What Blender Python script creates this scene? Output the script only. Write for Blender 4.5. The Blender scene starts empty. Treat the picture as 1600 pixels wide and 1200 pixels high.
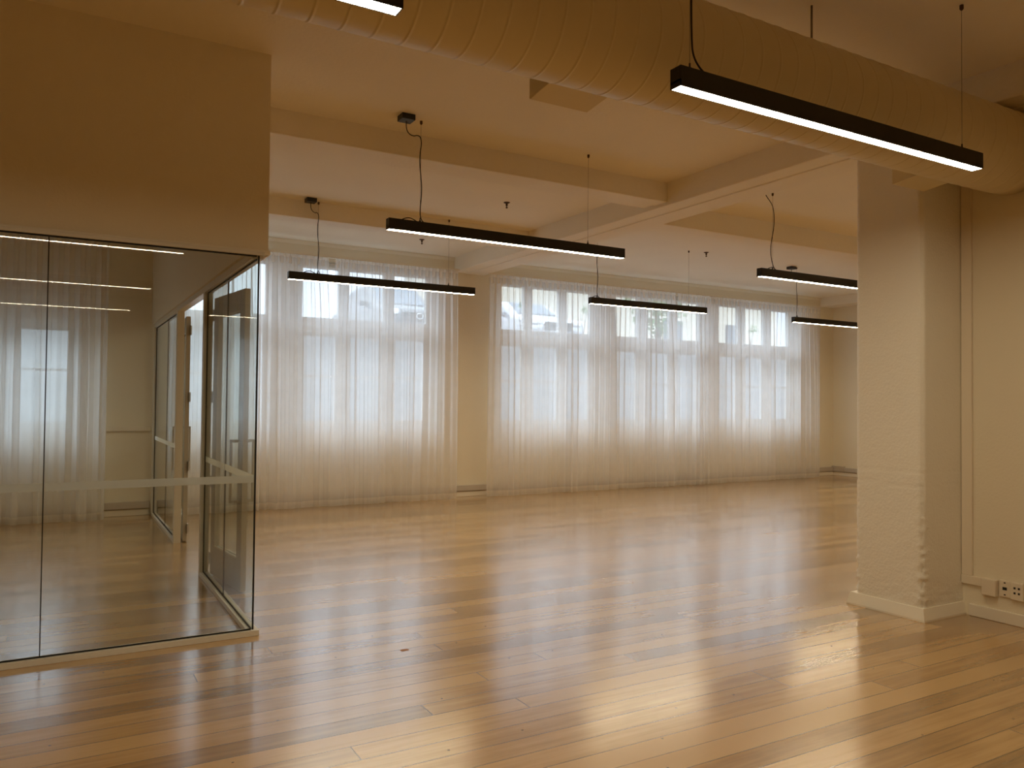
import bpy, bmesh, math, random
from mathutils import Vector, Matrix, noise
random.seed(7)
S = bpy.context.scene
COL = S.collection
PI = math.pi

# ------------------------------------------------------------------ camera, sky, exposure
F_PX, YAW, PITCH, ROLL = 1230.68, 0.524176, 0.0219975, 0.0097908      # focal length in pixels of a 1600 px wide frame
cy, sy, cp, sp = math.cos(YAW), math.sin(YAW), math.cos(PITCH), math.sin(PITCH)
fw = Vector((sy*cp, cy*cp, sp)); rt = Vector((cy, -sy, 0)); up = rt.cross(fw)
rr = math.cos(ROLL)*rt + math.sin(ROLL)*up
uu = -math.sin(ROLL)*rt + math.cos(ROLL)*up
cam = bpy.data.objects.new('camera', bpy.data.cameras.new('camera')); COL.objects.link(cam)
cam.data.sensor_width = 36; cam.data.sensor_fit = 'HORIZONTAL'; cam.data.lens = 36*F_PX/1600
cam.data.clip_start = .05; cam.data.clip_end = 400
m = Matrix((rr, uu, -fw)).transposed().to_4x4(); m.translation = (0, 0, 1.5)
cam.matrix_world = m
S.camera = cam

SKY_STRENGTH = 2.35
LAMP_STRENGTH = 60.0
LAMP_COLOR = (1.0, .83, .56)
w = bpy.data.worlds.new('overcast_sky'); S.world = w; w.use_nodes = True
nt = w.node_tree; nt.nodes.clear()
tc = nt.nodes.new('ShaderNodeTexCoord'); nz = nt.nodes.new('ShaderNodeTexNoise'); nz.inputs['Scale'].default_value = 3
rp = nt.nodes.new('ShaderNodeValToRGB'); bg = nt.nodes.new('ShaderNodeBackground'); ow = nt.nodes.new('ShaderNodeOutputWorld')
rp.color_ramp.elements[0].position = .35; rp.color_ramp.elements[0].color = (.60, .76, .95, 1)
rp.color_ramp.elements[1].position = .65; rp.color_ramp.elements[1].color = (.84, .92, 1, 1)
nt.links.new(tc.outputs['Generated'], nz.inputs['Vector']); nt.links.new(nz.outputs['Fac'], rp.inputs['Fac'])
nt.links.new(rp.outputs['Color'], bg.inputs['Color']); nt.links.new(bg.outputs[0], ow.inputs['Surface'])
sp_ = nt.nodes.new('ShaderNodeSeparateXYZ'); mr = nt.nodes.new('ShaderNodeMapRange')      # overcast: about three times brighter overhead than at the horizon
nt.links.new(tc.outputs['Generated'], sp_.inputs[0]); nt.links.new(sp_.outputs['Z'], mr.inputs['Value'])
mr.inputs['To Min'].default_value = SKY_STRENGTH; mr.inputs['To Max'].default_value = SKY_STRENGTH*3.8
nt.links.new(mr.outputs['Result'], bg.inputs['Strength'])

vs = S.view_settings
S.display_settings.display_device = 'sRGB'
vs.view_transform = 'Standard'; vs.look = 'None'; vs.gamma = 1; vs.exposure = 0; vs.use_curve_mapping = False
cyc = S.cycles
cyc.max_bounces = 18; cyc.diffuse_bounces = 10; cyc.glossy_bounces = 5; cyc.transmission_bounces = 8
cyc.transparent_max_bounces = 40; cyc.caustics_reflective = False; cyc.caustics_refractive = False
cyc.sample_clamp_indirect = 3; cyc.use_denoising = True; cyc.denoiser = 'OPENIMAGEDENOISE'; cyc.denoising_prefilter = 'ACCURATE'; cyc.denoising_input_passes = 'RGB_ALBEDO_NORMAL'

# ------------------------------------------------------------------ materials
def newmat(name):
    mt = bpy.data.materials.new(name); mt.use_nodes = True
    t = mt.node_tree; t.nodes.clear()
    o = t.nodes.new('ShaderNodeOutputMaterial')
    return mt, t, o
def N(t, typ, **kw):
    n = t.nodes.new(typ)
    for k, v in kw.items():
        if k in n.inputs.keys(): n.inputs[k].default_value = v
        else: setattr(n, k, v)
    return n
def math_n(t, op, a, b=None):
    n = t.nodes.new('ShaderNodeMath'); n.operation = op
    for i, v in enumerate((a, b)):
        if v is None: continue
        if isinstance(v, (int, float)): n.inputs[i].default_value = v
        else: t.links.new(v, n.inputs[i])
    return n.outputs[0]
def paint(name, col, rough=.6, bump=.15, scale=60, var=.04, spec=.35, coarse=0):
    mt, t, o = newmat(name)
    b = N(t, 'ShaderNodeBsdfPrincipled'); b.inputs['Roughness'].default_value = rough; b.inputs['Specular IOR Level'].default_value = spec
    tc = N(t, 'ShaderNodeTexCoord')
    n1 = N(t, 'ShaderNodeTexNoise', Scale=1.3, Detail=4.0); t.links.new(tc.outputs['Object'], n1.inputs['Vector'])
    mx = N(t, 'ShaderNodeMix'); mx.data_type = 'RGBA'
    mx.inputs[6].default_value = (*[c*(1-var) for c in col], 1); mx.inputs[7].default_value = (*[min(1, c*(1+var)) for c in col], 1)
    t.links.new(n1.outputs['Fac'], mx.inputs[0]); t.links.new(mx.outputs[2], b.inputs['Base Color'])
    if bump:
        n2 = N(t, 'ShaderNodeTexNoise', Scale=float(scale), Detail=5.0); t.links.new(tc.outputs['Object'], n2.inputs['Vector'])
        h = n2.outputs['Fac']
        if coarse:
            n3 = N(t, 'ShaderNodeTexNoise', Scale=9.0, Detail=6.0, Roughness=.7); t.links.new(tc.outputs['Object'], n3.inputs['Vector'])
            h = math_n(t, 'ADD', h, math_n(t, 'MULTIPLY', n3.outputs['Fac'], coarse))
        bp = N(t, 'ShaderNodeBump', Strength=bump, Distance=.01); t.links.new(h, bp.inputs['Height']); t.links.new(bp.outputs[0], b.inputs['Normal'])
    t.links.new(b.outputs[0], o.inputs['Surface'])
    return mt
def plain(name, col, rough=.5, metal=0, spec=.5):
    mt, t, o = newmat(name)
    b = N(t, 'ShaderNodeBsdfPrincipled'); b.inputs['Base Color'].default_value = (*col, 1); b.inputs['Roughness'].default_value = rough
    b.inputs['Metallic'].default_value = metal; b.inputs['Specular IOR Level'].default_value = spec
    tc = N(t, 'ShaderNodeTexCoord'); n = N(t, 'ShaderNodeTexNoise', Scale=40.0); t.links.new(tc.outputs['Object'], n.inputs['Vector'])
    t.links.new(math_n(t, 'ADD', math_n(t, 'MULTIPLY', n.outputs['Fac'], .1), rough-.05), b.inputs['Roughness'])
    t.links.new(b.outputs[0], o.inputs['Surface'])
    return mt
WALL = (.82, .765, .62)
M = {}
M['wall'] = paint('cream_wall_paint', WALL, .55)
M['dark'] = paint('bounce_cut_wall_paint', (.18, .15, .11), .6)  # invented dark tone for unseen walls, reduces bounce light near the camera
M['ceiling'] = paint('cream_ceiling_paint', (.87, .82, .70), .7, .2, 40)
M['beam'] = paint('painted_concrete', (.86, .81, .70), .65, .35, 30, coarse=1.5)
M['column'] = paint('rough_painted_plaster', (.85, .82, .73), .5, .35, 55, coarse=.8, spec=.5)
M['trim'] = paint('cream_gloss_trim', (.86, .82, .71), .35, .05, 20)
M['duct'] = paint('cream_duct_paint', (.74, .66, .45), .45, .04, 30)
M['frame'] = paint('pale_powder_coat', (.74, .72, .65), .35, .03, 80)
M['door'] = paint('taupe_painted_door', (.50, .47, .40), .4, .05, 60)
M['window'] = paint('white_window_paint', (.82, .82, .80), .4, .05, 50)
M['black'] = plain('black_powder_coat', (.012, .011, .010), .45)
M['cord'] = plain('black_cord', (.02, .016, .013), .6)
M['gasket'] = plain('black_gasket', (.008, .008, .008), .7)
M['steel'] = plain('wire_steel', (.25, .21, .17), .35, 1)
M['hinge'] = plain('satin_steel', (.55, .53, .50), .35, 1)
M['bronze'] = plain('dark_sprinkler_metal', (.10, .06, .035), .4, .7)
M['plastic'] = plain('cream_plastic', (.80, .73, .60), .35)
M['hole'] = plain('socket_hole_black', (.02, .015, .01), .7)
M['trunk'] = plain('grey_cream_trunking', (.55, .50, .43), .4)

def mat_floor():
    mt, t, o = newmat('varnished_timber_boards')
    L = t.links
    b = N(t, 'ShaderNodeBsdfPrincipled')
    tc = N(t, 'ShaderNodeTexCoord'); sep = N(t, 'ShaderNodeSeparateXYZ'); L.new(tc.outputs['Object'], sep.inputs[0])
    X, Y = sep.outputs[0], sep.outputs[1]
    BW = .1425
    yr = math_n(t, 'DIVIDE', math_n(t, 'ADD', Y, 20.05), BW)
    row = math_n(t, 'FLOOR', yr); fy = math_n(t, 'FRACT', yr)
    wn = N(t, 'ShaderNodeTexWhiteNoise'); wn.noise_dimensions = '1D'; L.new(row, wn.inputs['W'])
    off = math_n(t, 'MULTIPLY', math_n(t, 'FLOOR', math_n(t, 'MULTIPLY', wn.outputs['Value'], 9)), .455)
    xr = math_n(t, 'DIVIDE', math_n(t, 'ADD', math_n(t, 'ADD', X, off), 20.255), 4.095)
    seg = math_n(t, 'FLOOR', xr); fx = math_n(t, 'FRACT', xr)
    cv = N(t, 'ShaderNodeCombineXYZ'); L.new(row, cv.inputs[0]); L.new(seg, cv.inputs[1])
    w2 = N(t, 'ShaderNodeTexWhiteNoise'); w2.noise_dimensions = '2D'; L.new(cv.outputs[0], w2.inputs['Vector'])
    rnd = w2.outputs['Value']
    # grain along the boards
    gv = N(t, 'ShaderNodeCombineXYZ'); L.new(math_n(t, 'MULTIPLY', X, 1.6), gv.inputs[0]); L.new(math_n(t, 'MULTIPLY', Y, 26), gv.inputs[1]); L.new(math_n(t, 'MULTIPLY', rnd, 40), gv.inputs[2])
    g = N(t, 'ShaderNodeTexNoise', Scale=1.0, Detail=6.0, Roughness=.6); L.new(gv.outputs[0], g.inputs['Vector'])
    bl = N(t, 'ShaderNodeTexNoise', Scale=1.6, Detail=4.0); L.new(tc.outputs['Object'], bl.inputs['Vector'])
    fac = math_n(t, 'ADD', math_n(t, 'ADD', math_n(t, 'ADD', math_n(t, 'MULTIPLY', rnd, .62), -.1), math_n(t, 'ADD', math_n(t, 'MULTIPLY', g.outputs['Fac'], .8), -.125)), math_n(t, 'MULTIPLY', bl.outputs['Fac'], .6))
    r = N(t, 'ShaderNodeValToRGB'); L.new(fac, r.inputs['Fac'])
    e = r.color_ramp.elements
    e[0].position = .40; e[0].color = (.25, .145, .05, 1)
    e[1].position = 1.0; e[1].color = (.53, .33, .13, 1)
    k = r.color_ramp.elements.new(.76); k.color = (.41, .24, .088, 1)
    # seams between boards and butt joints
    sy_ = math_n(t, 'LESS_THAN', math_n(t, 'MINIMUM', fy, math_n(t, 'SUBTRACT', 1, fy)), .017)
    sx_ = math_n(t, 'LESS_THAN', math_n(t, 'MINIMUM', fx, math_n(t, 'SUBTRACT', 1, fx)), .0006)
    sn = N(t, 'ShaderNodeTexNoise', Scale=.9); L.new(tc.outputs['Object'], sn.inputs['Vector'])
    seam = math_n(t, 'MAXIMUM', math_n(t, 'MULTIPLY', sy_, math_n(t, 'ADD', sn.outputs['Fac'], .3)), math_n(t, 'MULTIPLY', sx_, .85))
    # dark specks and knots
    kn = N(t, 'ShaderNodeTexVoronoi', Scale=1.7); kn.feature = 'F1'; kn.voronoi_dimensions = '2D'; L.new(tc.outputs['Object'], kn.inputs['Vector'])
    speck = math_n(t, 'MULTIPLY', math_n(t, 'LESS_THAN', kn.outputs['Distance'], .010), .75)
    mx = N(t, 'ShaderNodeMix'); mx.data_type = 'RGBA'; L.new(math_n(t, 'MAXIMUM', seam, speck), mx.inputs[0])
    L.new(r.outputs['Color'], mx.inputs[6]); mx.inputs[7].default_value = (.06, .03, .012, 1)
    L.new(mx.outputs[2], b.inputs['Base Color'])
    L.new(math_n(t, 'ADD', math_n(t, 'ADD', .14, math_n(t, 'MULTIPLY', bl.outputs['Fac'], .12)), math_n(t, 'MULTIPLY', rnd, .05)), b.inputs['Roughness'])
    b.inputs['IOR'].default_value = 1.62; b.inputs['Coat Weight'].default_value = 1.0; b.inputs['Coat Roughness'].default_value = .18
    # cupped boards, grain relief
    cup = math_n(t, 'MULTIPLY', math_n(t, 'POWER', math_n(t, 'ABSOLUTE', math_n(t, 'SUBTRACT', fy, .5)), 2), 1.2)
    tilt = math_n(t, 'MULTIPLY', math_n(t, 'SUBTRACT', rnd, .5), math_n(t, 'MULTIPLY', fy, .35))
    wv = N(t, 'ShaderNodeTexNoise', Scale=2.5, Detail=2.0); L.new(tc.outputs['Object'], wv.inputs['Vector'])
    h = math_n(t, 'ADD', math_n(t, 'ADD', cup, tilt), math_n(t, 'SUBTRACT', math_n(t, 'MULTIPLY', wv.outputs['Fac'], 1.2), math_n(t, 'MULTIPLY', seam, .6)))
    bp = N(t, 'ShaderNodeBump', Strength=.35, Distance=.0012); L.new(h, bp.inputs['Height']); L.new(bp.outputs[0], b.inputs['Normal']); L.new(bp.outputs[0], b.inputs['Coat Normal'])
    L.new(b.outputs[0], o.inputs['Surface'])
    return mt
M['floor'] = mat_floor()

def mat_glass(name, tint, ior=1.5):
    mt, t, o = newmat(name)
    tr = N(t, 'ShaderNodeBsdfTransparent'); tr.inputs['Color'].default_value = (*tint, 1)
    gl = N(t, 'ShaderNodeBsdfGlossy'); gl.inputs['Roughness'].default_value = 0.0
    fr = N(t, 'ShaderNodeFresnel', IOR=ior); mx = N(t, 'ShaderNodeMixShader')
    ge = N(t, 'ShaderNodeNewGeometry')      # reflect at the outer faces only; the way out of the sheet is clear
    t.links.new(math_n(t, 'MULTIPLY', fr.outputs[0], math_n(t, 'SUBTRACT', 1, ge.outputs['Backfacing'])), mx.inputs[0]); t.links.new(tr.outputs[0], mx.inputs[1]); t.links.new(gl.outputs[0], mx.inputs[2])
    t.links.new(mx.outputs[0], o.inputs['Surface'])
    return mt
M['glass'] = mat_glass('partition_glass', (.965, .982, .97), 1.6)
M['pane'] = mat_glass('window_glass', (.975, .985, .985), 1.6)
def mat_cloth(name, cover, col):
    mt, t, o = newmat(name)
    tr = N(t, 'ShaderNodeBsdfTransparent'); tr.inputs['Color'].default_value = (1, 1, 1, 1)
    df = N(t, 'ShaderNodeBsdfDiffuse'); df.inputs['Color'].default_value = (*col, 1)
    tl = N(t, 'ShaderNodeBsdfTranslucent'); tl.inputs['Color'].default_value = (*col, 1)
    m1 = N(t, 'ShaderNodeMixShader'); m1.inputs[0].default_value = .68
    t.links.new(df.outputs[0], m1.inputs[1]); t.links.new(tl.outputs[0], m1.inputs[2])
    tc = N(t, 'ShaderNodeTexCoord'); n = N(t, 'ShaderNodeTexNoise', Scale=6.0, Detail=3.0); t.links.new(tc.outputs['Object'], n.inputs['Vector'])
    m2 = N(t, 'ShaderNodeMixShader')
    t.links.new(math_n(t, 'ADD', cover-.05, math_n(t, 'MULTIPLY', n.outputs['Fac'], .1)), m2.inputs[0])
    t.links.new(tr.outputs[0], m2.inputs[1]); t.links.new(m1.outputs[0], m2.inputs[2])
    t.links.new(m2.outputs[0], o.inputs['Surface'])
    return mt
M['sheer'] = mat_cloth('white_voile', .69, (.95, .945, .94))
M['hem'] = mat_cloth('white_voile_hem', .94, (.90, .88, .84))
M['tape'] = mat_cloth('white_heading_tape', .96, (.88, .85, .80))
M['frost'] = mat_cloth('frosted_film', .6, (.86, .88, .86))
mt, t, o = newmat('lit_diffuser')
em = N(t, 'ShaderNodeEmission'); em.inputs['Color'].default_value = (*LAMP_COLOR, 1); em.inputs['Strength'].default_value = LAMP_STRENGTH
t.links.new(em.outputs[0], o.inputs['Surface']); M['lit'] = mt; mt.cycles.emission_sampling = 'FRONT'
M['acrylic'] = plain('opal_acrylic', (.8, .78, .72), .5)
M['concrete'] = paint('pale_outdoor_concrete', (.25, .25, .255), .85, .6, 12, var=.2, coarse=1)
M['asphalt'] = paint('grey_road', (.30, .30, .31), .9, .4, 60)
M['leaf'] = paint('green_leaf', (.10, .22, .06), .6, .2, 30, var=.4)
M['bark'] = paint('brown_bark', (.16, .12, .09), .9, .4, 30)
M['render'] = paint('cream_house_render', (.75, .70, .58), .8, .2, 20)
M['roof'] = paint('grey_roof_sheet', (.35, .36, .38), .6, .1, 20)
M['silver'] = plain('silver_car_paint', (.55, .58, .62), .25, .6)
M['darkcar'] = plain('charcoal_car_paint', (.10, .11, .12), .25, .3)
M['carglass'] = plain('dark_car_glass', (.10, .13, .16), .08)
M['tyre'] = plain('tyre_rubber', (.02, .02, .02), .8)
M['chrome'] = plain('chrome_badge', (.8, .8, .8), .15, 1)
M['lampglass'] = plain('headlamp_lens', (.85, .88, .9), .1)

# ------------------------------------------------------------------ mesh helpers
def box(bm, x0, x1, y0, y1, z0, z1):
    vs_ = [bm.verts.new(p) for p in ((x0,y0,z0),(x1,y0,z0),(x1,y1,z0),(x0,y1,z0),(x0,y0,z1),(x1,y0,z1),(x1,y1,z1),(x0,y1,z1))]
    for f in ((3,2,1,0),(4,5,6,7),(0,1,5,4),(1,2,6,5),(2,3,7,6),(3,0,4,7)): bm.faces.new([vs_[i] for i in f])
def boxes(*bs):
    bm = bmesh.new()
    for b_ in bs: box(bm, *b_)
    return bm
def tube(bm, pts, r, seg=8):
    pts = [Vector(p) for p in pts]; rings = []
    for i, p in enumerate(pts):
        d = (pts[min(i+1, len(pts)-1)] - pts[max(i-1, 0)]).normalized()
        a = d.cross(Vector((0, 1, 0)) if abs(d.y) < .9 else Vector((1, 0, 0))).normalized(); b_ = d.cross(a)
        rad = r[i] if isinstance(r, (list, tuple)) else r
        rings.append([bm.verts.new(p + rad*(math.cos(2*PI*k/seg)*a + math.sin(2*PI*k/seg)*b_)) for k in range(seg)])
    for i in range(len(rings)-1):
        for k in range(seg):
            f = bm.faces.new((rings[i][k], rings[i][(k+1) % seg], rings[i+1][(k+1) % seg], rings[i+1][k])); f.smooth = True
    bm.faces.new(rings[0][::-1]); bm.faces.new(rings[-1])
def lathe(bm, prof, c, seg=24):
    rings = [[bm.verts.new((c[0]+r*math.cos(2*PI*k/seg), c[1]+r*math.sin(2*PI*k/seg), c[2]+z)) for k in range(seg)] for r, z in prof]
    for i in range(len(rings)-1):
        for k in range(seg): bm.faces.new((rings[i][k], rings[i][(k+1) % seg], rings[i+1][(k+1) % seg], rings[i+1][k])).smooth = True
    bm.faces.new(rings[0][::-1]); bm.faces.new(rings[-1])
def prism(bm, prof, axis, a, b_):
    """extrude a closed 2D profile along an axis ('x' : profile is y,z ; 'y' : profile is x,z)"""
    f = (lambda u, v, s: (s, u, v)) if axis == 'x' else (lambda u, v, s: (u, s, v))
    A = [bm.verts.new(f(u, v, a)) for u, v in prof]; B = [bm.verts.new(f(u, v, b_)) for u, v in prof]
    n = len(prof)
    for i in range(n): bm.faces.new((A[i], A[(i+1) % n], B[(i+1) % n], B[i]))
    bm.faces.new(A[::-1]); bm.faces.new(B)
def obj(name, bm, mat, parent=None, bevel=0, origin=None):
    bmesh.ops.recalc_face_normals(bm, faces=bm.faces)
    me = bpy.data.meshes.new(name); bm.to_mesh(me); bm.free()
    o = bpy.data.objects.new(name, me); COL.objects.link(o)
    me.materials.append(M[mat] if isinstance(mat, str) else mat)
    if parent is not None: o.parent = parent
    if origin is not None:
        me.transform(Matrix.Translation(-Vector(origin))); o.location = origin
    if bevel:
        md = o.modifiers.new('bevel', 'BEVEL'); md.width = bevel; md.segments = 2; md.limit_method = 'ANGLE'; md.angle_limit = math.radians(50)
    return o
def tag(o, label, cat, group=None, kind=None):
    o['label'] = label
    if cat: o['category'] = cat
    if group: o['group'] = group
    if kind: o['kind'] = kind
    return o
def struct(name, bm, mat, label, parent=None, bevel=0):
    o = obj(name, bm, mat, parent, bevel); o['kind'] = 'structure'
    if parent is None: o['label'] = label
    return o
def thing(name, label, cat, loc=(0, 0, 0), group=None, kind=None):
    o = bpy.data.objects.new(name, None); COL.objects.link(o); o.location = loc
    return tag(o, label, cat, group, kind)
def part(name, bm, mat, root, bevel=0):
    """bm is in world coordinates; the part keeps them under a root that sits at root.location"""
    o = obj(name, bm, mat, root, bevel)
    p = root
    off = Vector((0, 0, 0))
    while p is not None: off += p.location; p = p.parent
    o.data.transform(Matrix.Translation(-off))
    return o

# ------------------------------------------------------------------ room shell
ZC = 3.745; YW = 11.12; XR = 14.35; XL = -7.5; YB = -9.0; XP = 5.71
struct('floor', boxes((XL-.3, XR+.3, YB-.3, YW+.26, -.12, 0)), 'floor', 'golden varnished timber board floor across the whole room')
ceil = struct('ceiling', boxes((XL-.3, XR+.3, YB-.3, YW+.26, ZC, ZC+.15)), 'ceiling', 'cream painted ceiling with exposed beams')
# window wall with three openings
W1 = (1.24, 5.13, 1.075, 3.49); W2 = (6.22, 13.32, 1.075, 3.49); W0 = (-3.0, .33, 1.075, 2.43)
bm = bmesh.new()
T = .27
def wall_seg(x0, x1, z0, z1): box(bm, x0, x1, YW, YW+T, z0, z1)
wall_seg(XL-.3, W0[0], 0, ZC); wall_seg(W0[0], W0[1], 0, W0[2]); wall_seg(W0[0], W0[1], W0[3], ZC)
wall_seg(W0[1], W1[0], 0, ZC); wall_seg(W1[0], W1[1], 0, W1[2]); wall_seg(W1[0], W1[1], W1[3], ZC)
wall_seg(W1[1], W2[0], 0, ZC); wall_seg(W2[0], W2[1], 0, W2[2]); wall_seg(W2[0], W2[1], W2[3], ZC); wall_seg(W2[1], XR+.3, 0, ZC)
struct('wall_back', bm, 'wall', 'cream wall that holds the row of windows')
struct('wall_right', boxes((XP, XP+.2, YB, 3.62, 0, ZC)), 'wall', 'cream wall to the right of the column')
struct('wall_inner', boxes((XP+.2, XR, 3.42, 3.62, 0, ZC)), 'wall', 'cream wall behind the column, closing the far bay')
struct('wall_far', boxes((XR, XR+.3, 3.42, YW, 0, ZC)), 'wall', 'cream end wall of the far bay beyond the column')
struct('wall_left', boxes((XL-.3, XL, YB, YW, 0, ZC)), 'dark', 'unseen wall at the left end of the room, darkened to cut bounce light')  # out of view; dark colour made up to absorb bounced light
struct('wall_front', boxes((XL-.3, XP+.2, YB-.3, YB, 0, ZC)), 'dark', 'unseen wall behind the viewer, darkened to cut bounce light')  # never in view, dark only to weaken the bounce in the near area
# walls above the glass partitions
struct('wall_soffit', boxes((XL, 1.172, 5.207, 5.305, 2.442, ZC), (1.05, 1.172, 5.305, YW, 2.45, ZC)), 'wall', 'cream wall hanging from the ceiling above the glass meeting room')
struct('trim_1', boxes((XL, 1.185, 5.19, 5.206, 2.432, 2.46), (1.173, 1.185, 5.206, YW-.05, 2.432, 2.46)), 'trim', 'thin edge trim along the bottom of the hanging wall', bevel=.004)
# beams: main beam from column to the window pier, with cross beams
def beam(pieces): return struct('ceiling_beam', boxes(*pieces), 'beam', None, ceil, bevel=.008)
MB0, MB1, MBZ = 5.36, 5.86, 3.515
beam([(MB0, MB1, YB, YW, MBZ, ZC+.01), (MB0+.21, MB1, YB, YW, MBZ-.012, MBZ+.01)])
beam([(XL, MB0, 6.14, 6.51, 3.56, ZC+.01), (XL, MB0, 6.14, 6.33, 3.548, 3.57)])
beam([(XL, MB0, 8.85, 9.19, 3.56, ZC+.01), (XL, MB0, 8.85, 9.0, 3.548, 3.57)])
beam([(MB1, XR-.4, 6.79, 7.08, 3.52, ZC+.01), (MB1, XR-.4, 6.79, 6.93, 3.508, 3.53)])
beam([(13.93, XR, 3.62, YW, 3.56, ZC+.01)])
# cornice strip where ceiling meets the window wall
for i, (a, b_) in enumerate(((1.18, MB0), (MB1, 13.93))):
    bm = bmesh.new(); prism(bm, [(YW, ZC), (YW, ZC-.05), (YW-.012, ZC-.055), (YW-.03, ZC-.02), (YW-.03, ZC)], 'x', a, b_)
    struct('trim_%d' % (i+2), bm, 'trim', ('cornice strip over the left window', 'cornice strip over the long right window')[i])
# pilaster between the windows and skirting
def skirt(name, label, *bs): struct(name, boxes(*bs), 'trim', label, bevel=.005)
skirt('baseboard_back', 'cream skirting board along the window wall', (1.16, XR, YW-.022, YW, 0, .078), (XL, 1.06, YW-.022, YW, 0, .078))
skirt('baseboard_far', 'cream skirting board on the end wall of the far bay', (XR-.022, XR, 3.7, YW-.022, 0, .078))
skirt('baseboard_right', 'cream skirting board under the power sockets', (XP-.02, XP, YB, 3.27, 0, .085))

# ------------------------------------------------------------------ windows
def zz(z): return 1.5+(z-1.5)*1.012
def window(n, op, panes, label, transom=True):
    x0, x1, z0, z1 = op
    r = thing('window_%d' % n, label, None, ((x0+x1)/2, YW+.15, z0), kind='structure')
    fy0, fy1 = YW+.09, YW+.16
    ztr0, ztr1 = zz(2.445), zz(2.664)
    zh = zz(3.365) if transom else z1-.06
    f = [(x0, x1, fy0, fy1, zh, z1), (x0, x1, fy0, fy1, z0, z0+.05)]
    if transom:
        f += [(x0, x1, fy0-.02, fy1, ztr0, ztr1), (x0, x1, fy0-.035, fy0, zz(3.43), zz(3.445)), (x0, x1, fy0-.035, fy0, zz(3.385), zz(3.395))]
    part('window_frame', boxes(*f), 'window', r, .004)
    edges = [x0] + [v for p in panes for v in p] + [x1]
    for i in range(0, len(edges), 2):
        a, b_ = edges[i], edges[i+1]
        if b_-a > .02: part('mullion', boxes((a, b_, fy0-.005, fy1, z0+.05, zh)), 'window', r, .004)
    for a, b_ in panes:
        zt = ztr0 if transom else zh
        s = part('sash', boxes((a, a+.035, fy0+.01, fy1-.01, z0+.05, zt), (b_-.035, b_, fy0+.01, fy1-.01, z0+.05, zt), (a+.035, b_-.035, fy0+.01, fy1-.01, zt-.05, zt),
                               (a+.035, b_-.035, fy0+.01, fy1-.01, z0+.05, z0+.12), (a+.035, b_-.035, fy0+.02, fy1-.02, zz(1.815), zz(1.845))), 'window', r)
        part('pane', boxes((a+.03, b_-.03, YW+.124, YW+.128, z0+.1, zt-.04)), 'pane', s)
        if transom:
            part('fanlight_pane', boxes((a-.005, b_+.005, YW+.124, YW+.128, ztr1-.01, zh+.01)), 'pane', r)
    part('window_sill', boxes((x0, x1, YW-.03, fy0, z0-.03, z0+.004)), 'window', r, .005)
window(1, W1, [(1.29, 1.81), (1.98, 2.50), (3.01, 3.54), (3.70, 4.23), (4.40, 4.93)], 'white framed window behind the sheers left of the bare wall pier')
window(2, W2, [(6.24, 6.69), (6.86, 7.39), (7.55, 8.04), (8.59, 9.10), (9.34, 9.85), (10.05, 10.58), (11.09, 11.61), (11.80, 12.33), (12.55, 13.05)], 'long white framed window behind the sheers right of the bare wall pier')
window(3, W0, [(-2.9, -2.35), (-2.1, -1.6), (-1.12, -.58), (-.42, .15)], 'lower white window inside the glass meeting room', transom=False)

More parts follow.
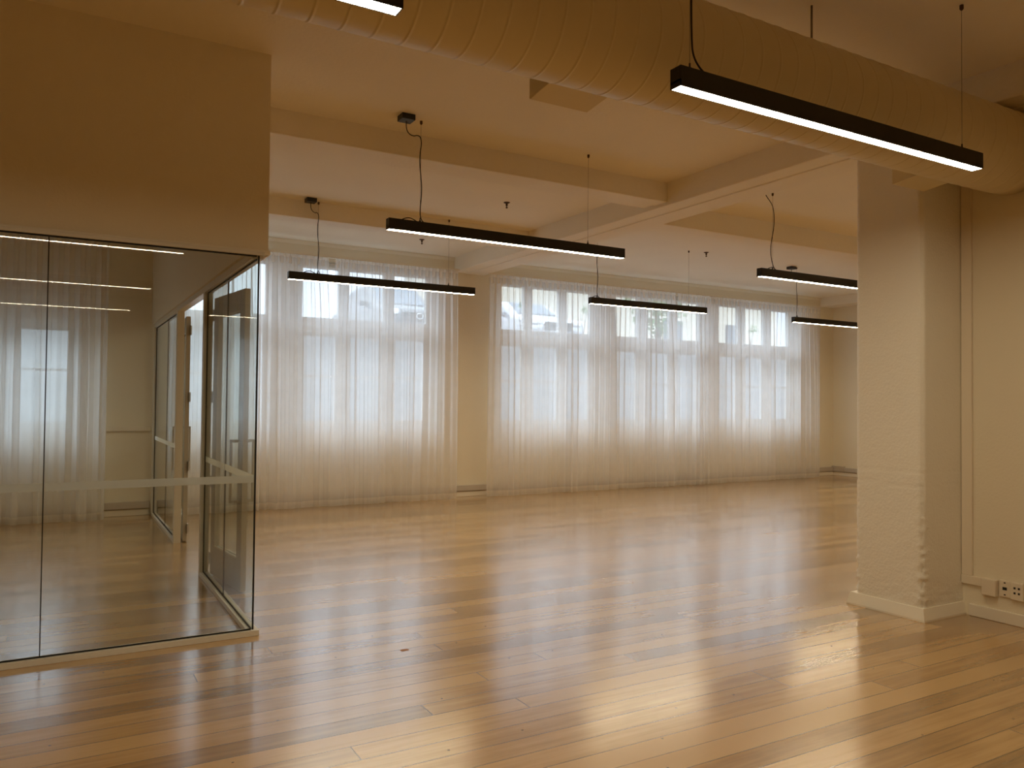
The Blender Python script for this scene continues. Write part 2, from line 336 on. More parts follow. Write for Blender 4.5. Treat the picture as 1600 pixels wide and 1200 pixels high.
# ------------------------------------------------------------------ sheer curtains
def curtain(x0, x1, label, seed, pitch=.112, yc=10.83, eL=0, eR=0):
    rnd = random.Random(seed)
    n = max(3, round((x1-x0)/pitch))
    r = thing('sheer_curtain', label, 'curtain', ((x0+x1)/2, yc, 0), 'white sheer curtains on the window wall')
    zt, zh, zm, zb = 3.49, 3.445, .10, .012
    amp = [rnd.choice((.08, .12, .2, .3, .5, 1, 1.25)) for _ in range(n)]
    ov = [rnd.choice((.1, .3, .5, .9, 1.3)) for _ in range(n)]
    lean = [rnd.uniform(-.06, .06) for _ in range(n+1)]
    for i in range(1, n): lean[i] = (lean[i-1]+lean[i]+lean[i+1])/3 + rnd.uniform(-.025, .025)
    lean[0] = lean[n] = 0
    ph = rnd.uniform(0, 9)
    SUB = 14
    def P(i, u, z):
        h = 1-(z/zt)                                    # 0 at the top, 1 at the floor
        k = min(1, h*2.2)
        A = (.022*(1-k) + .05*amp[i]*k)
        B = (.016*(1-k) + .034*ov[i]*amp[i]**.5*k)
        a = 2*PI*u
        le = (lean[i]*(1-u) + lean[i+1]*u)*h**.7
        big = .025*k*math.sin((i+u)*1.1+ph) + .02*k*math.sin((i+u)*.47+ph*2)
        close = min(1, max(0, h-.03)/.22)
        le += close*(eR*max(0, 1-(n-i-u)/4) - eL*max(0, 1-(i+u)/4))
        x = x0 + (x1-x0)*(i+u)/n + le + B*math.sin(2*a)*(.85 if u < .5 else 1.1)
        return Vector((min(max(x, x0-.01-eL), x1+.01+eR), yc + A*math.sin(a) + big, z))
    def sheet(za, zb_, rows, dense=False):
        bm = bmesh.new(); g = []
        for q in range(rows+1):
            z = za + (zb_-za)*q/rows
            g.append([bm.verts.new(P(min(j//SUB, n-1), (j - min(j//SUB, n-1)*SUB)/SUB, z)) for j in range(n*SUB+1)])
        for q in range(rows):
            for j in range(n*SUB): bm.faces.new((g[q][j], g[q][j+1], g[q+1][j+1], g[q+1][j])).smooth = True
        return bm
    def hemz(bm):
        return bm
    part('curtain_drop', sheet(zh, zm, 14), 'sheer', r)
    part('heading_tape', sheet(zt, zh, 1), 'tape', r)
    part('hem', sheet(zm, zb, 2), 'hem', r)
    me = None
    for i in range(n):
        if me is None:
            bm = bmesh.new(); rows = []
            for z in (zh+.002, zh-.05, zh-.095):
                k = 1 if z > zh-.06 else .75
                rows.append([bm.verts.new((.026*k*math.cos(PI*q/6), -.018*k*math.sin(PI*q/6)-.024, z)) for q in range(7)])
            for u, v in zip(rows[:-1], rows[1:]):
                for q in range(6): bm.faces.new((u[q], u[q+1], v[q+1], v[q])).smooth = True
            o = obj('pinch_pleat', bm, 'tape', r); me = o.data
        else:
            o = bpy.data.objects.new('pinch_pleat', me); COL.objects.link(o); o.parent = r
        o.location = (x0+(x1-x0)*(i+.25)/n - r.location.x, 0, 0)
    return r
curtain(-3.2, .53, 'sheer curtain inside the glass meeting room, behind the front glass', 1)
curtain(1.22, 3.27, 'sheer curtain between the glass partition end and the left window\'s curtain gap', 2, eR=.055)
curtain(3.37, 5.29, 'sheer curtain ending at the left side of the bare wall pier', 3, eL=.055)
curtain(5.84, 9.67, 'sheer curtain starting at the right side of the bare wall pier', 4, eR=.03)
curtain(9.71, 13.57, 'rightmost sheer curtain, ending at the far corner near the column', 5, eL=.03)
for a, b_, lb in ((-3.25, .56, 'curtain track inside the meeting room'), (1.2, 5.31, 'curtain track over the left window'), (5.82, 13.6, 'curtain track over the long right window')):
    r = thing('curtain_track', 'slim cream ' + lb, 'curtain track', ((a+b_)/2, 10.83, 3.49), 'curtain tracks')
    part('rail', boxes((a, b_, 10.815, 10.845, 3.49, 3.512)), 'trim', r)
    nb = max(2, round((b_-a)/1.1))
    for q in range(nb+1):
        xb_ = a+.05+(b_-a-.1)*q/nb
        part('bracket', boxes((xb_-.015, xb_+.015, 10.845, YW, 3.504, 3.509), (xb_-.015, xb_+.015, YW-.004, YW, 3.509, 3.55)), 'trim', r)

# ------------------------------------------------------------------ perimeter trunking
def trunking(name, label, bs, mat='trunk', cat='cable trunking', group='cable trunking runs'):
    return tag(obj(name, boxes(*bs), mat, bevel=.004), label, cat, group)
trunking('cable_trunking', 'grey cream cable trunking low along the window wall above the skirting', [(1.16, XR-.07, YW-.05, YW-.0015, .092, .178)])
trunking('cable_trunking', 'cable trunking low on the meeting room wall behind the glass', [(XL+.05, 1.06, YW-.05, YW-.0015, .092, .178)])
trunking('cable_trunking', 'cable trunking low on the end wall past the column, turning the far corner', [(XR-.05, XR-.0015, 3.7, YW-.0015, .092, .178), (XR-.056, XR-.0015, YW-.3, YW-.0015, .088, .2)])
trunking('cable_trunking', 'waist high cream cable trunking on the pier inside the meeting room', [(.33, 1.06, YW-.04, YW-.0015, 1.075, 1.13)], 'plastic')
t_ = thing('cable_trunking', 'cream vertical and horizontal cable trunking in the corner right of the column', 'cable trunking', (XP-.02, 3.29, 0), 'cable trunking runs')
part('vertical_duct', boxes((XP-.022, XP-.0015, 3.245, 3.32, .285, ZC)), 'plastic', t_, .004)
part('horizontal_duct', boxes((XP-.026, XP-.0015, 3.16, 3.322, .222, .285)), 'plastic', t_, .004)
part('junction_box', boxes((XP-.05, XP-.0015, 3.07, 3.165, .175, .29)), 'plastic', t_, .005)
# wall plates
def plate(y0, y1, z0, z1, d, label, cat, holes, name):
    r = thing(name, label, cat, (XP, (y0+y1)/2, z0))
    part('face_plate', boxes((XP-d, XP, y0, y1, z0, z1)), 'plastic', r, .006)
    for hy, hz, hw, hh in holes: part('hole', boxes((XP-d-.0015, XP-d+.004, y0+hy-hw/2, y0+hy+hw/2, z0+hz-hh/2, z0+hz+hh/2)), 'hole', r)
    return r
plate(2.985, 3.062, .18, .297, .018, 'cream data plate beside the junction box on the right wall', 'wall plate', [(.038, .06, .028, .02), (.038, .1, .012, .008), (.038, .018, .012, .008)], 'data_plate')
plate(2.90, 2.982, .175, .298, .03, 'cream four hole power socket right of the data plate', 'power socket', [(.024, .05, .013, .014), (.052, .05, .013, .014), (.024, .084, .013, .014), (.052, .084, .013, .014)], 'power_socket')
# plates on the window wall seen faintly through the voile
def bplate(x, z, label):
    r = thing('power_socket', label, 'power socket', (x, YW, z), 'sockets behind the sheers')
    part('face_plate', boxes((x-.045, x+.045, YW-.012, YW, z, z+.075)), 'plastic', r, .004)
    for dx in (-.02, .02): part('hole', boxes((x+dx-.006, x+dx+.006, YW-.0135, YW-.008, z+.03, z+.045)), 'hole', r)
bplate(4.17, .36, 'faint wall socket behind the sheer left of the bare pier')
bplate(6.15, .38, 'faint wall socket behind the sheer right of the bare pier')

# ------------------------------------------------------------------ column
def column():
    x0, x1, y0, y1 = 5.235, XP, 3.325, 3.86
    ch = .022
    # outline anticlockwise, with chamfered near-left and far-left corners; fine steps so edges can be chipped
    def seg(a, b_, n): return [(a[0]+(b_[0]-a[0])*i/n, a[1]+(b_[1]-a[1])*i/n) for i in range(n)]
    out = seg((x1, y1), (x0+ch, y1), 8) + seg((x0+ch, y1), (x0, y1-ch), 2) + seg((x0, y1-ch), (x0, y0+ch), 26) + seg((x0, y0+ch), (x0+ch, y0), 4) + seg((x0+ch, y0), (x1, y0), 22) + [(x1, y0)]
    bm = bmesh.new(); rows = 240; g = []
    zt = MBZ+.01
    for q in range(rows+1):
        z = zt*q/rows; ring = []
        for (x, y) in out:
            edge = max(0, 1-math.hypot(x-x0, y-y0)/.07) + max(0, 1-math.hypot(x-x0, y-y1)/.06)
            low = max(0, 1-z/1.3)
            v = Vector((x, y, z))
            d = .0022*noise.noise(v*7) + .0012*noise.noise(v*28)
            rough = noise.noise(Vector((x*25, y*25, z*36)))
            d += edge*(.003+.03*low**1.4)*rough + .007*max(0, 1-z/.34)*noise.noise(Vector((x*14, y*14, z*60)))
            # horizontal and vertical formwork lines
            for zl in (1.03, .93):
                if abs(z-zl-.012*noise.noise(v*3)) < .007: d -= .0025
            cx, cy_ = (x0+x1)/2, (y0+y1)/2
            nx = -1 if x < x0+ch*.6 else 0; ny = -1 if y < y0+ch*.6 else (1 if y > y1-ch*.6 else 0)
            ring.append(bm.verts.new((x+nx*d, y+ny*d, z)))
        g.append(ring)
    for q in range(rows):
        for j in range(len(out)-1): bm.faces.new((g[q][j], g[q][j+1], g[q+1][j+1], g[q+1][j])).smooth = True
    bm.faces.new([v for v in g[0]]); bm.faces.new([v for v in g[-1]])
    o = obj('column', bm, 'column'); o['kind'] = 'structure'; o['label'] = 'rough plastered cream column with chipped edges'
    # splayed base board
    bm = bmesh.new()
    def lev(z, d): return [bm.verts.new(p) for p in ((x1, y1+d+.03, z), (x0-d, y1+d+.03, z), (x0-d, y0-d, z), (x1, y0-d, z))]
    A, B, C_ = lev(0, .028), lev(.012, .028), lev(.088, .008)
    for u, v in ((A, B), (B, C_)):
        for i in range(4): bm.faces.new((u[i], u[(i+1) % 4], v[(i+1) % 4], v[i]))
    bm.faces.new(A[::-1]); bm.faces.new(C_)
    struct('baseboard_column', bm, 'trim', 'splayed cream base board around the column')
column()

# ------------------------------------------------------------------ spiral duct
def duct():
    yc, zc, R = 2.965, 3.232, .268
    xa, xb, pitch = XL+.02, XP-.01, .128
    r = thing('spiral_duct', 'large cream spiral air duct running under the ceiling near the viewer', 'air duct', (0, yc, zc))
    bm = bmesh.new(); SEG = 72
    prof = [(0, 0), (.0025, .0022), (.0085, .0022), (.011, 0), (.018, 0), (.121, 0), (.128, 0)]
    turns = int((xb-xa)/pitch)-1
    prev = None
    cols = []
    for t in range(turns):
        for (dx, dr) in prof[:-1]: cols.append((xa+.13+t*pitch+dx, dr if (t % 4) else dr))
    rings = []
    for (x, dr) in cols:
        rings.append([bm.verts.new((x + pitch*k/SEG - pitch*.5, yc+(R+dr)*math.cos(2*PI*k/SEG+PI), zc+(R+dr)*math.sin(2*PI*k/SEG+PI))) for k in range(SEG)])
    step = len(prof)-1
    for i in range(len(rings)-1):
        for k in range(SEG):
            if k < SEG-1: q = (rings[i][k], rings[i][k+1], rings[i+1][k+1], rings[i+1][k])
            else:
                if i+step+1 > len(rings)-1: continue
                q = (rings[i][k], rings[i+step][0], rings[i+step+1][0], rings[i+1][k])
            bm.faces.new(q).smooth = True
    body = part('duct_body', bm, 'duct', r)
    md = body.modifiers.new('edges', 'EDGE_SPLIT'); md.split_angle = math.radians(60)
    for xe in (xa, xb-.2):
        bm = bmesh.new(); tube(bm, [(xe, yc, zc), (xe+.2, yc, zc)], R-.001, 64); part('end_collar', bm, 'duct', r)
    for xs, nm in ((1.985, 'a'), (4.845, 'b')):
        bm = bmesh.new()
        prism(bm, [(2.98, 3.02), (3.285, 2.985), (3.292, 2.99), (3.292, 3.30), (3.0, 3.36)], 'x', xs, xs+.345)
        part('air_register', bm, 'duct', r, .003)
    for xs in (-3.2, -.9, 1.2, 3.64):
        bm = bmesh.new(); tube(bm, [(xs, yc, zc+R-.01), (xs, yc, ZC)], .006, 8)
        part('hanger_rod', bm, 'steel', r)
duct()

# ------------------------------------------------------------------ linear pendant lights
LZ = 2.838; LH = .088; LW = .066
def pendant(x0, x1, y, label, canopy=None, cord=True, wires=(.275, .17), cord_style=0):
    r = thing('linear_pendant_light', label, 'pendant light', ((x0+x1)/2, y, LZ), 'black linear pendant lights')
    part('housing', boxes((x0, x1, y-LW/2, y-LW/2+.004, LZ, LZ+LH), (x0, x1, y+LW/2-.004, y+LW/2, LZ, LZ+LH), (x0, x1, y-LW/2+.004, y+LW/2-.004, LZ+.02, LZ+LH),
                          (x0, x0+.004, y-LW/2, y+LW/2, LZ, LZ+.03), (x1-.004, x1, y-LW/2, y+LW/2, LZ, LZ+.03)), 'black', r)
    df = part('diffuser', boxes((x0+.005, x1-.005, y-LW/2+.005, y+LW/2-.005, LZ+.001, LZ+.019)), 'acrylic', r)
    df.data.materials.append(M['lit'])
    for p in df.data.polygons:
        if p.normal.z < -.9: p.material_index = 1        # only the underside glows
    zt = LZ+LH
    xw0, xw1 = x0+wires[0], x1-wires[1]*2
    for xw in (xw0, xw1):
        bm = bmesh.new(); tube(bm, [(xw, y, zt), (xw, y, ZC)], .0013, 6)
        wv = part('suspension_wire', bm, 'steel', r)
        bm = bmesh.new(); lathe(bm, [(.009, 0), (.009, .012), (.004, .02), (.004, .035)], (xw, y, zt), 12)
        part('wire_grip', bm, 'black', wv)
        bm = bmesh.new(); lathe(bm, [(.005, -.03), (.011, -.022), (.011, 0)], (xw, y, ZC), 12)
        part('ceiling_anchor', bm, 'bronze', wv)
    if cord:
        xc = canopy[0] if canopy else xw0-.12
        ycn = canopy[1] if canopy else y
        zc = ZC-.045 if canopy else ZC
        if cord_style == 0:     # drops from the canopy, swings over to the wire and follows it down
            pts = [(xc, ycn, zc), (xc, ycn, zc-.06), (xc+.02, ycn, zc-.095), (xc+.07, (ycn+y)/2, zc-.10), (xw0-.03, y, zc-.075), (xw0-.002, y, zc-.085), (xw0+.006, y, zc-.14)]
            for q in range(1, 8): pts.append((xw0+.010*math.sin(q*.9)*(-1), y-.004, zc-.14-(zc-.14-zt-.06)*q/8))
            pts += [(xw0, y, zt+.06), (xw0+.012, y, zt+.02), (xw0+.03, y, zt+.006)]
        elif cord_style == 1:   # wavy, slack cord
            pts = [(xw0-.12, y, ZC), (xw0-.10, y, ZC-.04), (xw0-.04, y, ZC-.09), (xw0+.005, y, ZC-.14), (xw0+.025, y, ZC-.24), (xw0+.018, y, ZC-.38), (xw0-.015, y, ZC-.50), (xw0-.03, y, ZC-.60), (xw0-.02, y, zt+.12), (xw0+.005, y, zt+.05), (xw0+.035, y, zt+.008)]
        else:                   # cord taped to the wire, leaving it in a curve above the housing
            pts = [(xw0+.004, y-.005, ZC), (xw0+.002, y-.005, ZC-.3), (xw0+.004, y-.005, zt+.12), (xw0+.02, y-.004, zt+.06), (xw0+.06, y-.003, zt+.02), (xw0+.10, y-.003, zt+.004)]
        # smooth the polyline
        vs_ = [Vector(p) for p in pts]
        for _ in range(2):
            nv = [vs_[0]]
            for a, b_ in zip(vs_[:-1], vs_[1:]): nv += [a*.75+b_*.25, a*.25+b_*.75]
            vs_ = nv + [vs_[-1]]
        bm = bmesh.new(); tube(bm, vs_, .0042, 7); part('power_cord', bm, 'cord', r)
        if wires[0] > .1: bm = bmesh.new(); tube(bm, [(xw0-(.16 if wires[0] > .2 else .08)+.13*q/8, y-.005, zt+.002+.022*math.sin(PI*q/8)) for q in range(9)], .0042, 6); part('cord_loop', bm, 'cord', r)
    if canopy:
        part('ceiling_canopy', boxes((canopy[0]-.055, canopy[0]+.055, canopy[1]-.055, canopy[1]+.055, ZC-.045, ZC)), 'black', r, .003)
    return r
yA, yB_, yC = 2.53, 5.815, 8.83
pendant(2.25, 4.50, yA, 'nearest lit black pendant light, in front of the duct at upper right', cord_style=2, wires=(.08, .075))
pendant(-1.27, 1.0, yA, 'lit black pendant light cut off by the top edge left of centre', cord_style=2, wires=(.08, .075))
pendant(2.22, 4.54, yB_, 'lit black pendant light in the middle, under the first cross beam', canopy=(2.345, 5.76), wires=(.275, .2))
pendant(2.21, 4.54, yC, 'lit black pendant light in front of the left window', canopy=(2.42, 8.72), wires=(.33, .18))
pendant(6.25, 8.37, 8.72, 'lit black pendant light in front of the long right window', canopy=(6.24, 8.70), wires=(.12, .17))
pendant(6.37, 8.65, 5.85, 'lit black pendant light with a wavy cord, running behind the column', cord_style=1, wires=(.2, .17))
pendant(10.40, 12.68, yC, 'farthest lit black pendant light, next to the column at the far window corner', canopy=(10.36, 8.83), wires=(.085, .17))
pendant(10.40, 12.68, 5.85, 'unseen black pendant light behind the column, added to brighten the far bay', wires=(.2, .17))  # extra lamp out of sight, added to lift the light in the far bay
pendant(-3.6, -1.3, yC, 'unseen black pendant light added to brighten the glass meeting room', cord_style=2, wires=(.08, .075))  # added out of frame so the room behind the glass is brighter
# the rows behind the viewer, seen reflected in the partition glass
pendant(-1.35, .98, -.25, 'lit pendant light behind the viewer, its middle reflection on the meeting room glass', cord_style=2, wires=(.08, .075))
pendant(-1.35, .95, -3.05, 'lit pendant light far behind the viewer, the lowest reflection on the meeting room glass', cord_style=2, wires=(.08, .075))
pendant(2.10, 4.40, -3.05, 'lit pendant light far behind the viewer, reflected near the glass corner', cord_style=2, wires=(.08, .075))

# ------------------------------------------------------------------ sprinklers
for x, y, lb in ((4.36, 7.70, 'small dark sprinkler head on the ceiling between the two left cross beams'), (8.33, 8.67, 'small dark sprinkler head on the ceiling above the long right window'), (4.37, 10.11, 'small dark sprinkler head on the ceiling close to the left window')):
    r = thing('fire_sprinkler', lb, 'sprinkler', (x, y, ZC), 'ceiling sprinklers')
    bm = bmesh.new(); lathe(bm, [(.018, -.014), (.036, -.004), (.038, 0)], (x, y, ZC)); part('escutcheon', bm, 'bronze', r)
    bm = bmesh.new(); lathe(bm, [(.012, -.04), (.012, -.014)], (x, y, ZC), 12); lathe(bm, [(.006, -.052), (.006, -.04)], (x, y, ZC), 12); part('sprinkler_body', bm, 'bronze', r)
    bm = bmesh.new(); lathe(bm, [(.005, -.068), (.013, -.064), (.013, -.056), (.006, -.052)], (x, y, ZC), 12); part('deflector', bm, 'bronze', r)

# ------------------------------------------------------------------ glass meeting room
GX, GY = 1.107, 5.183           # glass planes
SH, HZ = .035, 2.43            # sill height, underside of the head
fr = thing('glass_partition', 'front glass wall of the meeting room with frosted stripe, facing the viewer', 'glass partition', (-1.5, GY, 0), 'meeting room glass walls')
part('sill_channel', boxes((XL, 1.142, 5.148, 5.218, 0, SH)), 'frame', fr, .002)
part('head_channel', boxes((XL, 1.142, 5.16, 5.206, HZ-.012, HZ+.012)), 'frame', fr, .002)
part('gasket', boxes((XL, GX-.012, GY-.011, GY-.006, SH-.002, SH+.009), (XL, GX-.012, GY-.011, GY-.006, HZ-.021, HZ-.011)), 'gasket', fr)
xs = [GX, -.054, -1.22, -2.39, -3.56, -4.73, XL]
for a, b_ in zip(xs[1:], xs[:-1]):
    g = part('glass_pane', boxes((a+.0035, b_-.0035, GY-.005, GY+.005, SH, HZ-.012)), 'glass', fr)
    part('frosted_stripe', boxes((a+.006, b_-.006, GY+.0052, GY+.0058, .965, 1.012)), 'frost', g)
for a in xs[1:-1]: part('joint_seal', boxes((a-.003, a+.003, GY-.005, GY+.005, SH, HZ-.012)), 'gasket', fr)
part('corner_seal', boxes((GX-.003, GX+.006, GY-.006, GY+.006, SH, HZ-.012)), 'gasket', fr)

sd = thing('glass_partition', 'side glass wall of the meeting room with double doorway, running back to the windows', 'glass partition', (GX, 8, 0), 'meeting room glass walls')
YJ0, YJ1, YK0, YK1, YE = 7.08, 7.15, 8.80, 8.87, YW-.05
PX0, PX1 = 1.072, 1.142
part('sill_channel', boxes((PX0, PX1, 5.219, YJ0, 0, SH)), 'frame', sd, .002)
part('sill_channel', boxes((PX0, PX1, YK1, YE, 0, SH)), 'frame', sd, .002)
part('head_channel', boxes((PX0, PX1, 5.207, YE, HZ-.03, HZ+.02)), 'frame', sd, .002)
part('door_post', boxes((PX0, PX1, YJ0, YJ1, 0, HZ-.03)), 'frame', sd, .002)
part('door_post', boxes((PX0, PX1, YK0, YK1, 0, HZ-.03)), 'frame', sd, .002)
part('end_post', boxes((PX0, PX1, YE-.05, YE, 0, HZ-.03)), 'frame', sd, .002)
for a, b_ in ((GY+.008, 6.19), (6.197, YJ0-.002), (YK1+.002, 9.85), (9.857, YE-.052)):
    g = part('glass_pane', boxes((GX-.005, GX+.005, a, b_, SH, HZ-.03)), 'glass', sd)
    part('frosted_stripe', boxes((GX-.0058, GX-.0052, a+.004, b_-.004, .965, 1.012)), 'frost', g)
part('joint_seal', boxes((GX-.005, GX+.005, 6.19, 6.197, SH, HZ-.03)), 'gasket', sd)
part('joint_seal', boxes((GX-.005, GX+.005, 9.85, 9.857, SH, HZ-.03)), 'gasket', sd)
gz = .009
part('gasket', boxes((GX-.011, GX-.0055, GY+.01, YJ0, SH, SH+gz), (GX-.011, GX-.0055, GY+.01, YJ0, HZ-.03-gz, HZ-.03), (GX-.011, GX-.0055, YJ0-gz, YJ0, SH, HZ-.03)), 'gasket', sd)
part('gasket', boxes((GX-.011, GX-.0055, YK1, YE-.05, SH, SH+gz), (GX-.011, GX-.0055, YK1, YE-.05, HZ-.03-gz, HZ-.03), (GX-.011, GX-.0055, YE-.05-gz, YE-.05, SH, HZ-.03), (GX-.011, GX-.0055, YK1, YK1+gz, SH, HZ-.03)), 'gasket', sd)

def door_leaf(n, hx, hy, ang, label):
    """leaf drawn along +u from the hinge, turned so it points at angle ang from +X"""
    Wd, Hd, Td = .815, 2.345, .042
    r = thing('door_%d' % n, label, 'door', (hx, hy, .012), 'meeting room double doors', 'structure')
    r.rotation_euler = (0, 0, ang)
    def loc(name, bs, mat, par=None, bev=.002): return obj(name, boxes(*bs), mat, par or r, bev)
    st = .115
    loc('stile', [(0, st, -Td/2, Td/2, 0, Hd)], 'door'); loc('stile', [(Wd-st, Wd, -Td/2, Td/2, 0, Hd)], 'door')
    loc('top_rail', [(st, Wd-st, -Td/2, Td/2, Hd-.16, Hd)], 'door'); loc('bottom_rail', [(st, Wd-st, -Td/2, Td/2, 0, .24)], 'door')
    loc('glass_pane', [(st-.01, Wd-st+.01, -.004, .004, .23, Hd-.15)], 'glass')
    loc('glazing_bead', [(st, Wd-st, s*Td/2-.008 if s > 0 else -Td/2, Td/2 if s > 0 else -Td/2+.008, z, z+.012) for s in (1, -1) for z in (.24, Hd-.172)], 'frame')
    for s in (1, -1):
        a, b_ = Td/2, Td/2+.075
        y0, y1 = (a, b_) if s > 0 else (-b_, -a)
        yo = (b_-.018, b_) if s > 0 else (-b_, -b_+.018)
        u = Wd-.085
        loc('pull_handle', [(u, u+.022, yo[0], yo[1], .68, 1.17), (u, u+.022, y0, y1, 1.148, 1.17), (u, u+.022, y0, y1, .68, .702)], 'door', None, .003)
    for z in (.13, .78, 1.5, 2.2):
        loc('hinge', [(-.03, .03, -Td/2-.004, -Td/2+.006, z-.05, z+.05), (-.006, .006, -Td/2-.012, -Td/2, z-.05, z+.05)], 'hinge')
    return r
d1 = door_leaf(1, 1.18, YJ1-.03, math.radians(-83.5), 'near taupe glazed door leaf folded back outside the side glass')
d2 = door_leaf(2, 1.185, YK0+.03, math.radians(86.5), 'far taupe glazed door leaf folded back, seen nearly edge on in the doorway')

# ------------------------------------------------------------------ flaws on the floor
tag(obj('wood_chip', boxes((1.815, 1.865, 4.425, 4.455, .0003, .0012)), plain('bare_wood_patch', (.42, .20, .08), .7)), 'small orange bare wood chip on the floor boards left of centre', 'wood chip')

# ------------------------------------------------------------------ outdoors, beyond the voile
ZS = 3.0
struct('ground', boxes((-12, 30, YW+T, 16.0, -.6, -.3)), 'concrete', 'concrete light well floor outside the windows')
tag(obj('retaining_wall', boxes((-12, 34, 16.0, 16.25, -.6, 3.17)), 'concrete', bevel=.01), 'pale concrete retaining wall outside behind the lower window panes', 'wall', kind='structure')
struct('street', boxes((-30, 60, 16.25, 60, ZS-.3, ZS)), 'asphalt', 'grey street above the retaining wall')
def car(cx, y0, mat, label, wd=1.80, ht=1.36):
    """front of the car faces the windows (-y)"""
    r = thing('parked_car', label, 'car', (cx, y0+2, ZS), 'cars parked above the retaining wall')
    prof = [(0, .22), (-.03, .45), (.02, .66), (.25, .76), (1.05, .90), (1.75, ht-.06), (2.1, ht), (3.0, ht-.02), (3.75, .98), (4.15, .90), (4.2, .5), (4.15, .22)]
    bm = bmesh.new(); rows = []
    for s, k in ((-1, .80), (-.98, .92), (-.86, 1), (0, 1.012), (.86, 1), (.98, .92), (1, .80)):
        rows.append([bm.verts.new((cx + s*wd/2*(1-.17*max(0, (z-.85)/.6)), y0 + y*1.0 + (.14*(s*s) if y < 1 else 0), ZS + .2 + (z-.2)*(k if z > .5 else 1))) for y, z in prof])
    n = len(prof)
    for i in range(len(rows)-1):
        for j in range(n): bm.faces.new((rows[i][j], rows[i][(j+1) % n], rows[i+1][(j+1) % n], rows[i+1][j])).smooth = True
    bm.faces.new(rows[0][::-1]); bm.faces.new(rows[-1])
    part('car_body', bm, mat, r)
    bm = bmesh.new()
    a = [(-.62, 1.12, .93), (.62, 1.12, .93), (.54, 1.76, ht-.07), (-.54, 1.76, ht-.07)]
    lo = [bm.verts.new((cx+x, y0+y-.02, ZS+z+.02)) for x, y, z in a]; hi = [bm.verts.new((cx+x, y0+y+.05, ZS+z-.03)) for x, y, z in a]
    bm.faces.new(lo); bm.faces.new(hi[::-1])
    for i in range(4): bm.faces.new((lo[i], lo[(i+1) % 4], hi[(i+1) % 4], hi[i]))
    part('windscreen', bm, 'carglass', r)
    part('grille', boxes((cx-.42, cx+.42, y0-.06, y0+.05, ZS+.40, ZS+.62)), 'tyre', r, .02)
    bm = bmesh.new()
    for q in range(20):
        a0, a1 = 2*PI*q/20, 2*PI*(q+1)/20
        tube(bm, [(cx+.085*math.cos(a0), y0-.07, ZS+.53+.065*math.sin(a0)), (cx+.085*math.cos(a1), y0-.07, ZS+.53+.065*math.sin(a1))], .01, 6)
    part('badge', bm, 'chrome', r)
    for s in (-1, 1):
        bm = bmesh.new(); box(bm, cx+s*.66-.17, cx+s*.66+.17, y0+.02, y0+.2, ZS+.56, ZS+.70); part('headlamp', bm, 'lampglass', r, .03)
        box_ = boxes((cx+s*(wd/2+.02)-.09, cx+s*(wd/2+.02)+.09, y0+1.45, y0+1.57, ZS+.88, ZS+1.02)); part('wing_mirror', box_, mat, r, .03)
        for yy in (.8, 3.35):
            bm = bmesh.new(); tube(bm, [(cx+s*(wd/2-.22), y0+yy, ZS+.31), (cx+s*(wd/2-.01), y0+yy, ZS+.31)], .31, 24); part('wheel', bm, 'tyre', r)
car(11.6, 17.6, 'silver', 'silver car facing the long window, seen through the sheer above the sill bar')
car(7.55, 17.6, 'darkcar', 'dark car seen through the right pane of the left window', 1.75, 1.5)
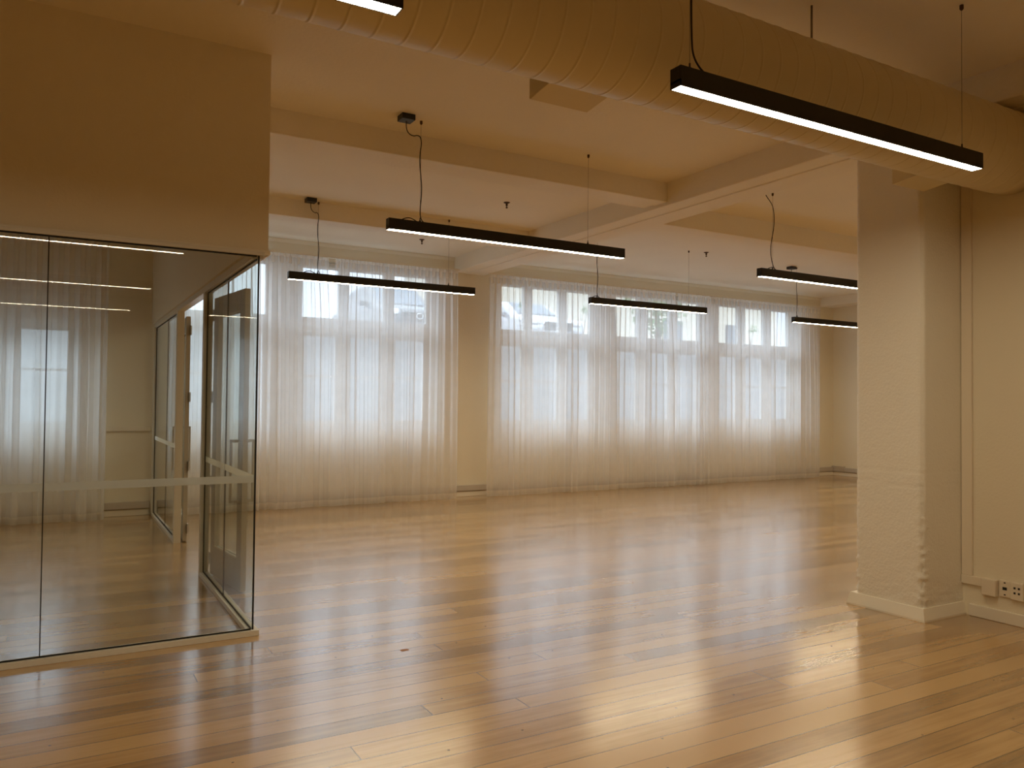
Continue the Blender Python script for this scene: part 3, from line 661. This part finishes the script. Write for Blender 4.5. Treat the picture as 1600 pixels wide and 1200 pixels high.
def foliage(c, rad, n, size, rnd):
    bm = bmesh.new()
    for _ in range(n):
        d = Vector((rnd.gauss(0, 1), rnd.gauss(0, 1), rnd.gauss(0, 1))).normalized()*rnd.random()**.4
        p = Vector((c[0]+d.x*rad[0], c[1]+d.y*rad[1], c[2]+d.z*rad[2]))
        a = Vector((rnd.gauss(0, 1), rnd.gauss(0, 1), rnd.gauss(0, 1))).normalized(); b_ = a.orthogonal().normalized(); s = size*rnd.uniform(.6, 1.3)
        bm.faces.new([bm.verts.new(p+a*s*u+b_*s*v*.5) for u, v in ((-1, 0), (0, -1), (1, 0), (0, 1))])
    return bm
rnd = random.Random(3)
r = thing('tree', 'green tree beyond the street, seen through the middle of the long window', 'tree', (19.2, 22.5, ZS))
bm = bmesh.new(); tube(bm, [(19.2, 22.5, ZS), (19.25, 22.5, ZS+1.2), (19.1, 22.6, ZS+2.6)], [.14, .11, .06], 10); part('trunk', bm, 'bark', r)
part('foliage', foliage((19.2, 22.5, ZS+2.6), (1.2, 1.2, 1.7), 1400, .12, rnd), 'leaf', r)
for i, (x, h, lb) in enumerate(((4.1, .40, 'small weed on the retaining wall left of the first window mullion'), (9.55, .70, 'leafy sprig on the retaining wall left of the silver car'), (11.35, .75, 'leafy sprig on the retaining wall right of the silver car'), (17.2, .55, 'twiggy plant on the retaining wall near the right end of the long window'))):
    r = thing('wild_plant', lb, 'plant', (x, 16.1, 3.17), 'plants growing on the retaining wall')
    bm = bmesh.new(); tube(bm, [(x, 16.1, 3.17), (x+.06, 16.1, 3.17+h*.5), (x+.16, 16.1, 3.17+h)], [.012, .009, .005], 6)
    tube(bm, [(x, 16.1, 3.17), (x-.08, 16.08, 3.17+h*.4), (x-.1, 16.08, 3.17+h*.7)], [.01, .007, .004], 6); part('stem', bm, 'bark', r)
    part('leaves', foliage((x+.08, 16.1, 3.17+h*.85), (.16, .12, .13), 38, .05, rnd), 'leaf', r)
r = thing('house', 'cream house far beyond the street, seen through the right part of the long window', 'house', (21, 30, ZS))
part('house_wall', boxes((15.5, 34, 30, 38, ZS, ZS+5.2)), 'render', r)
bm = bmesh.new(); prism(bm, [(29.4, ZS+5.1), (34, ZS+7.0), (38.6, ZS+5.1)], 'x', 15, 34.5); part('house_roof', bm, 'roof', r)
for x in (18.2, 22.4, 26.6, 30.8): part('house_window', boxes((x-.6, x+.6, 29.96, 30.05, ZS+1.2, ZS+2.6)), 'carglass', r)
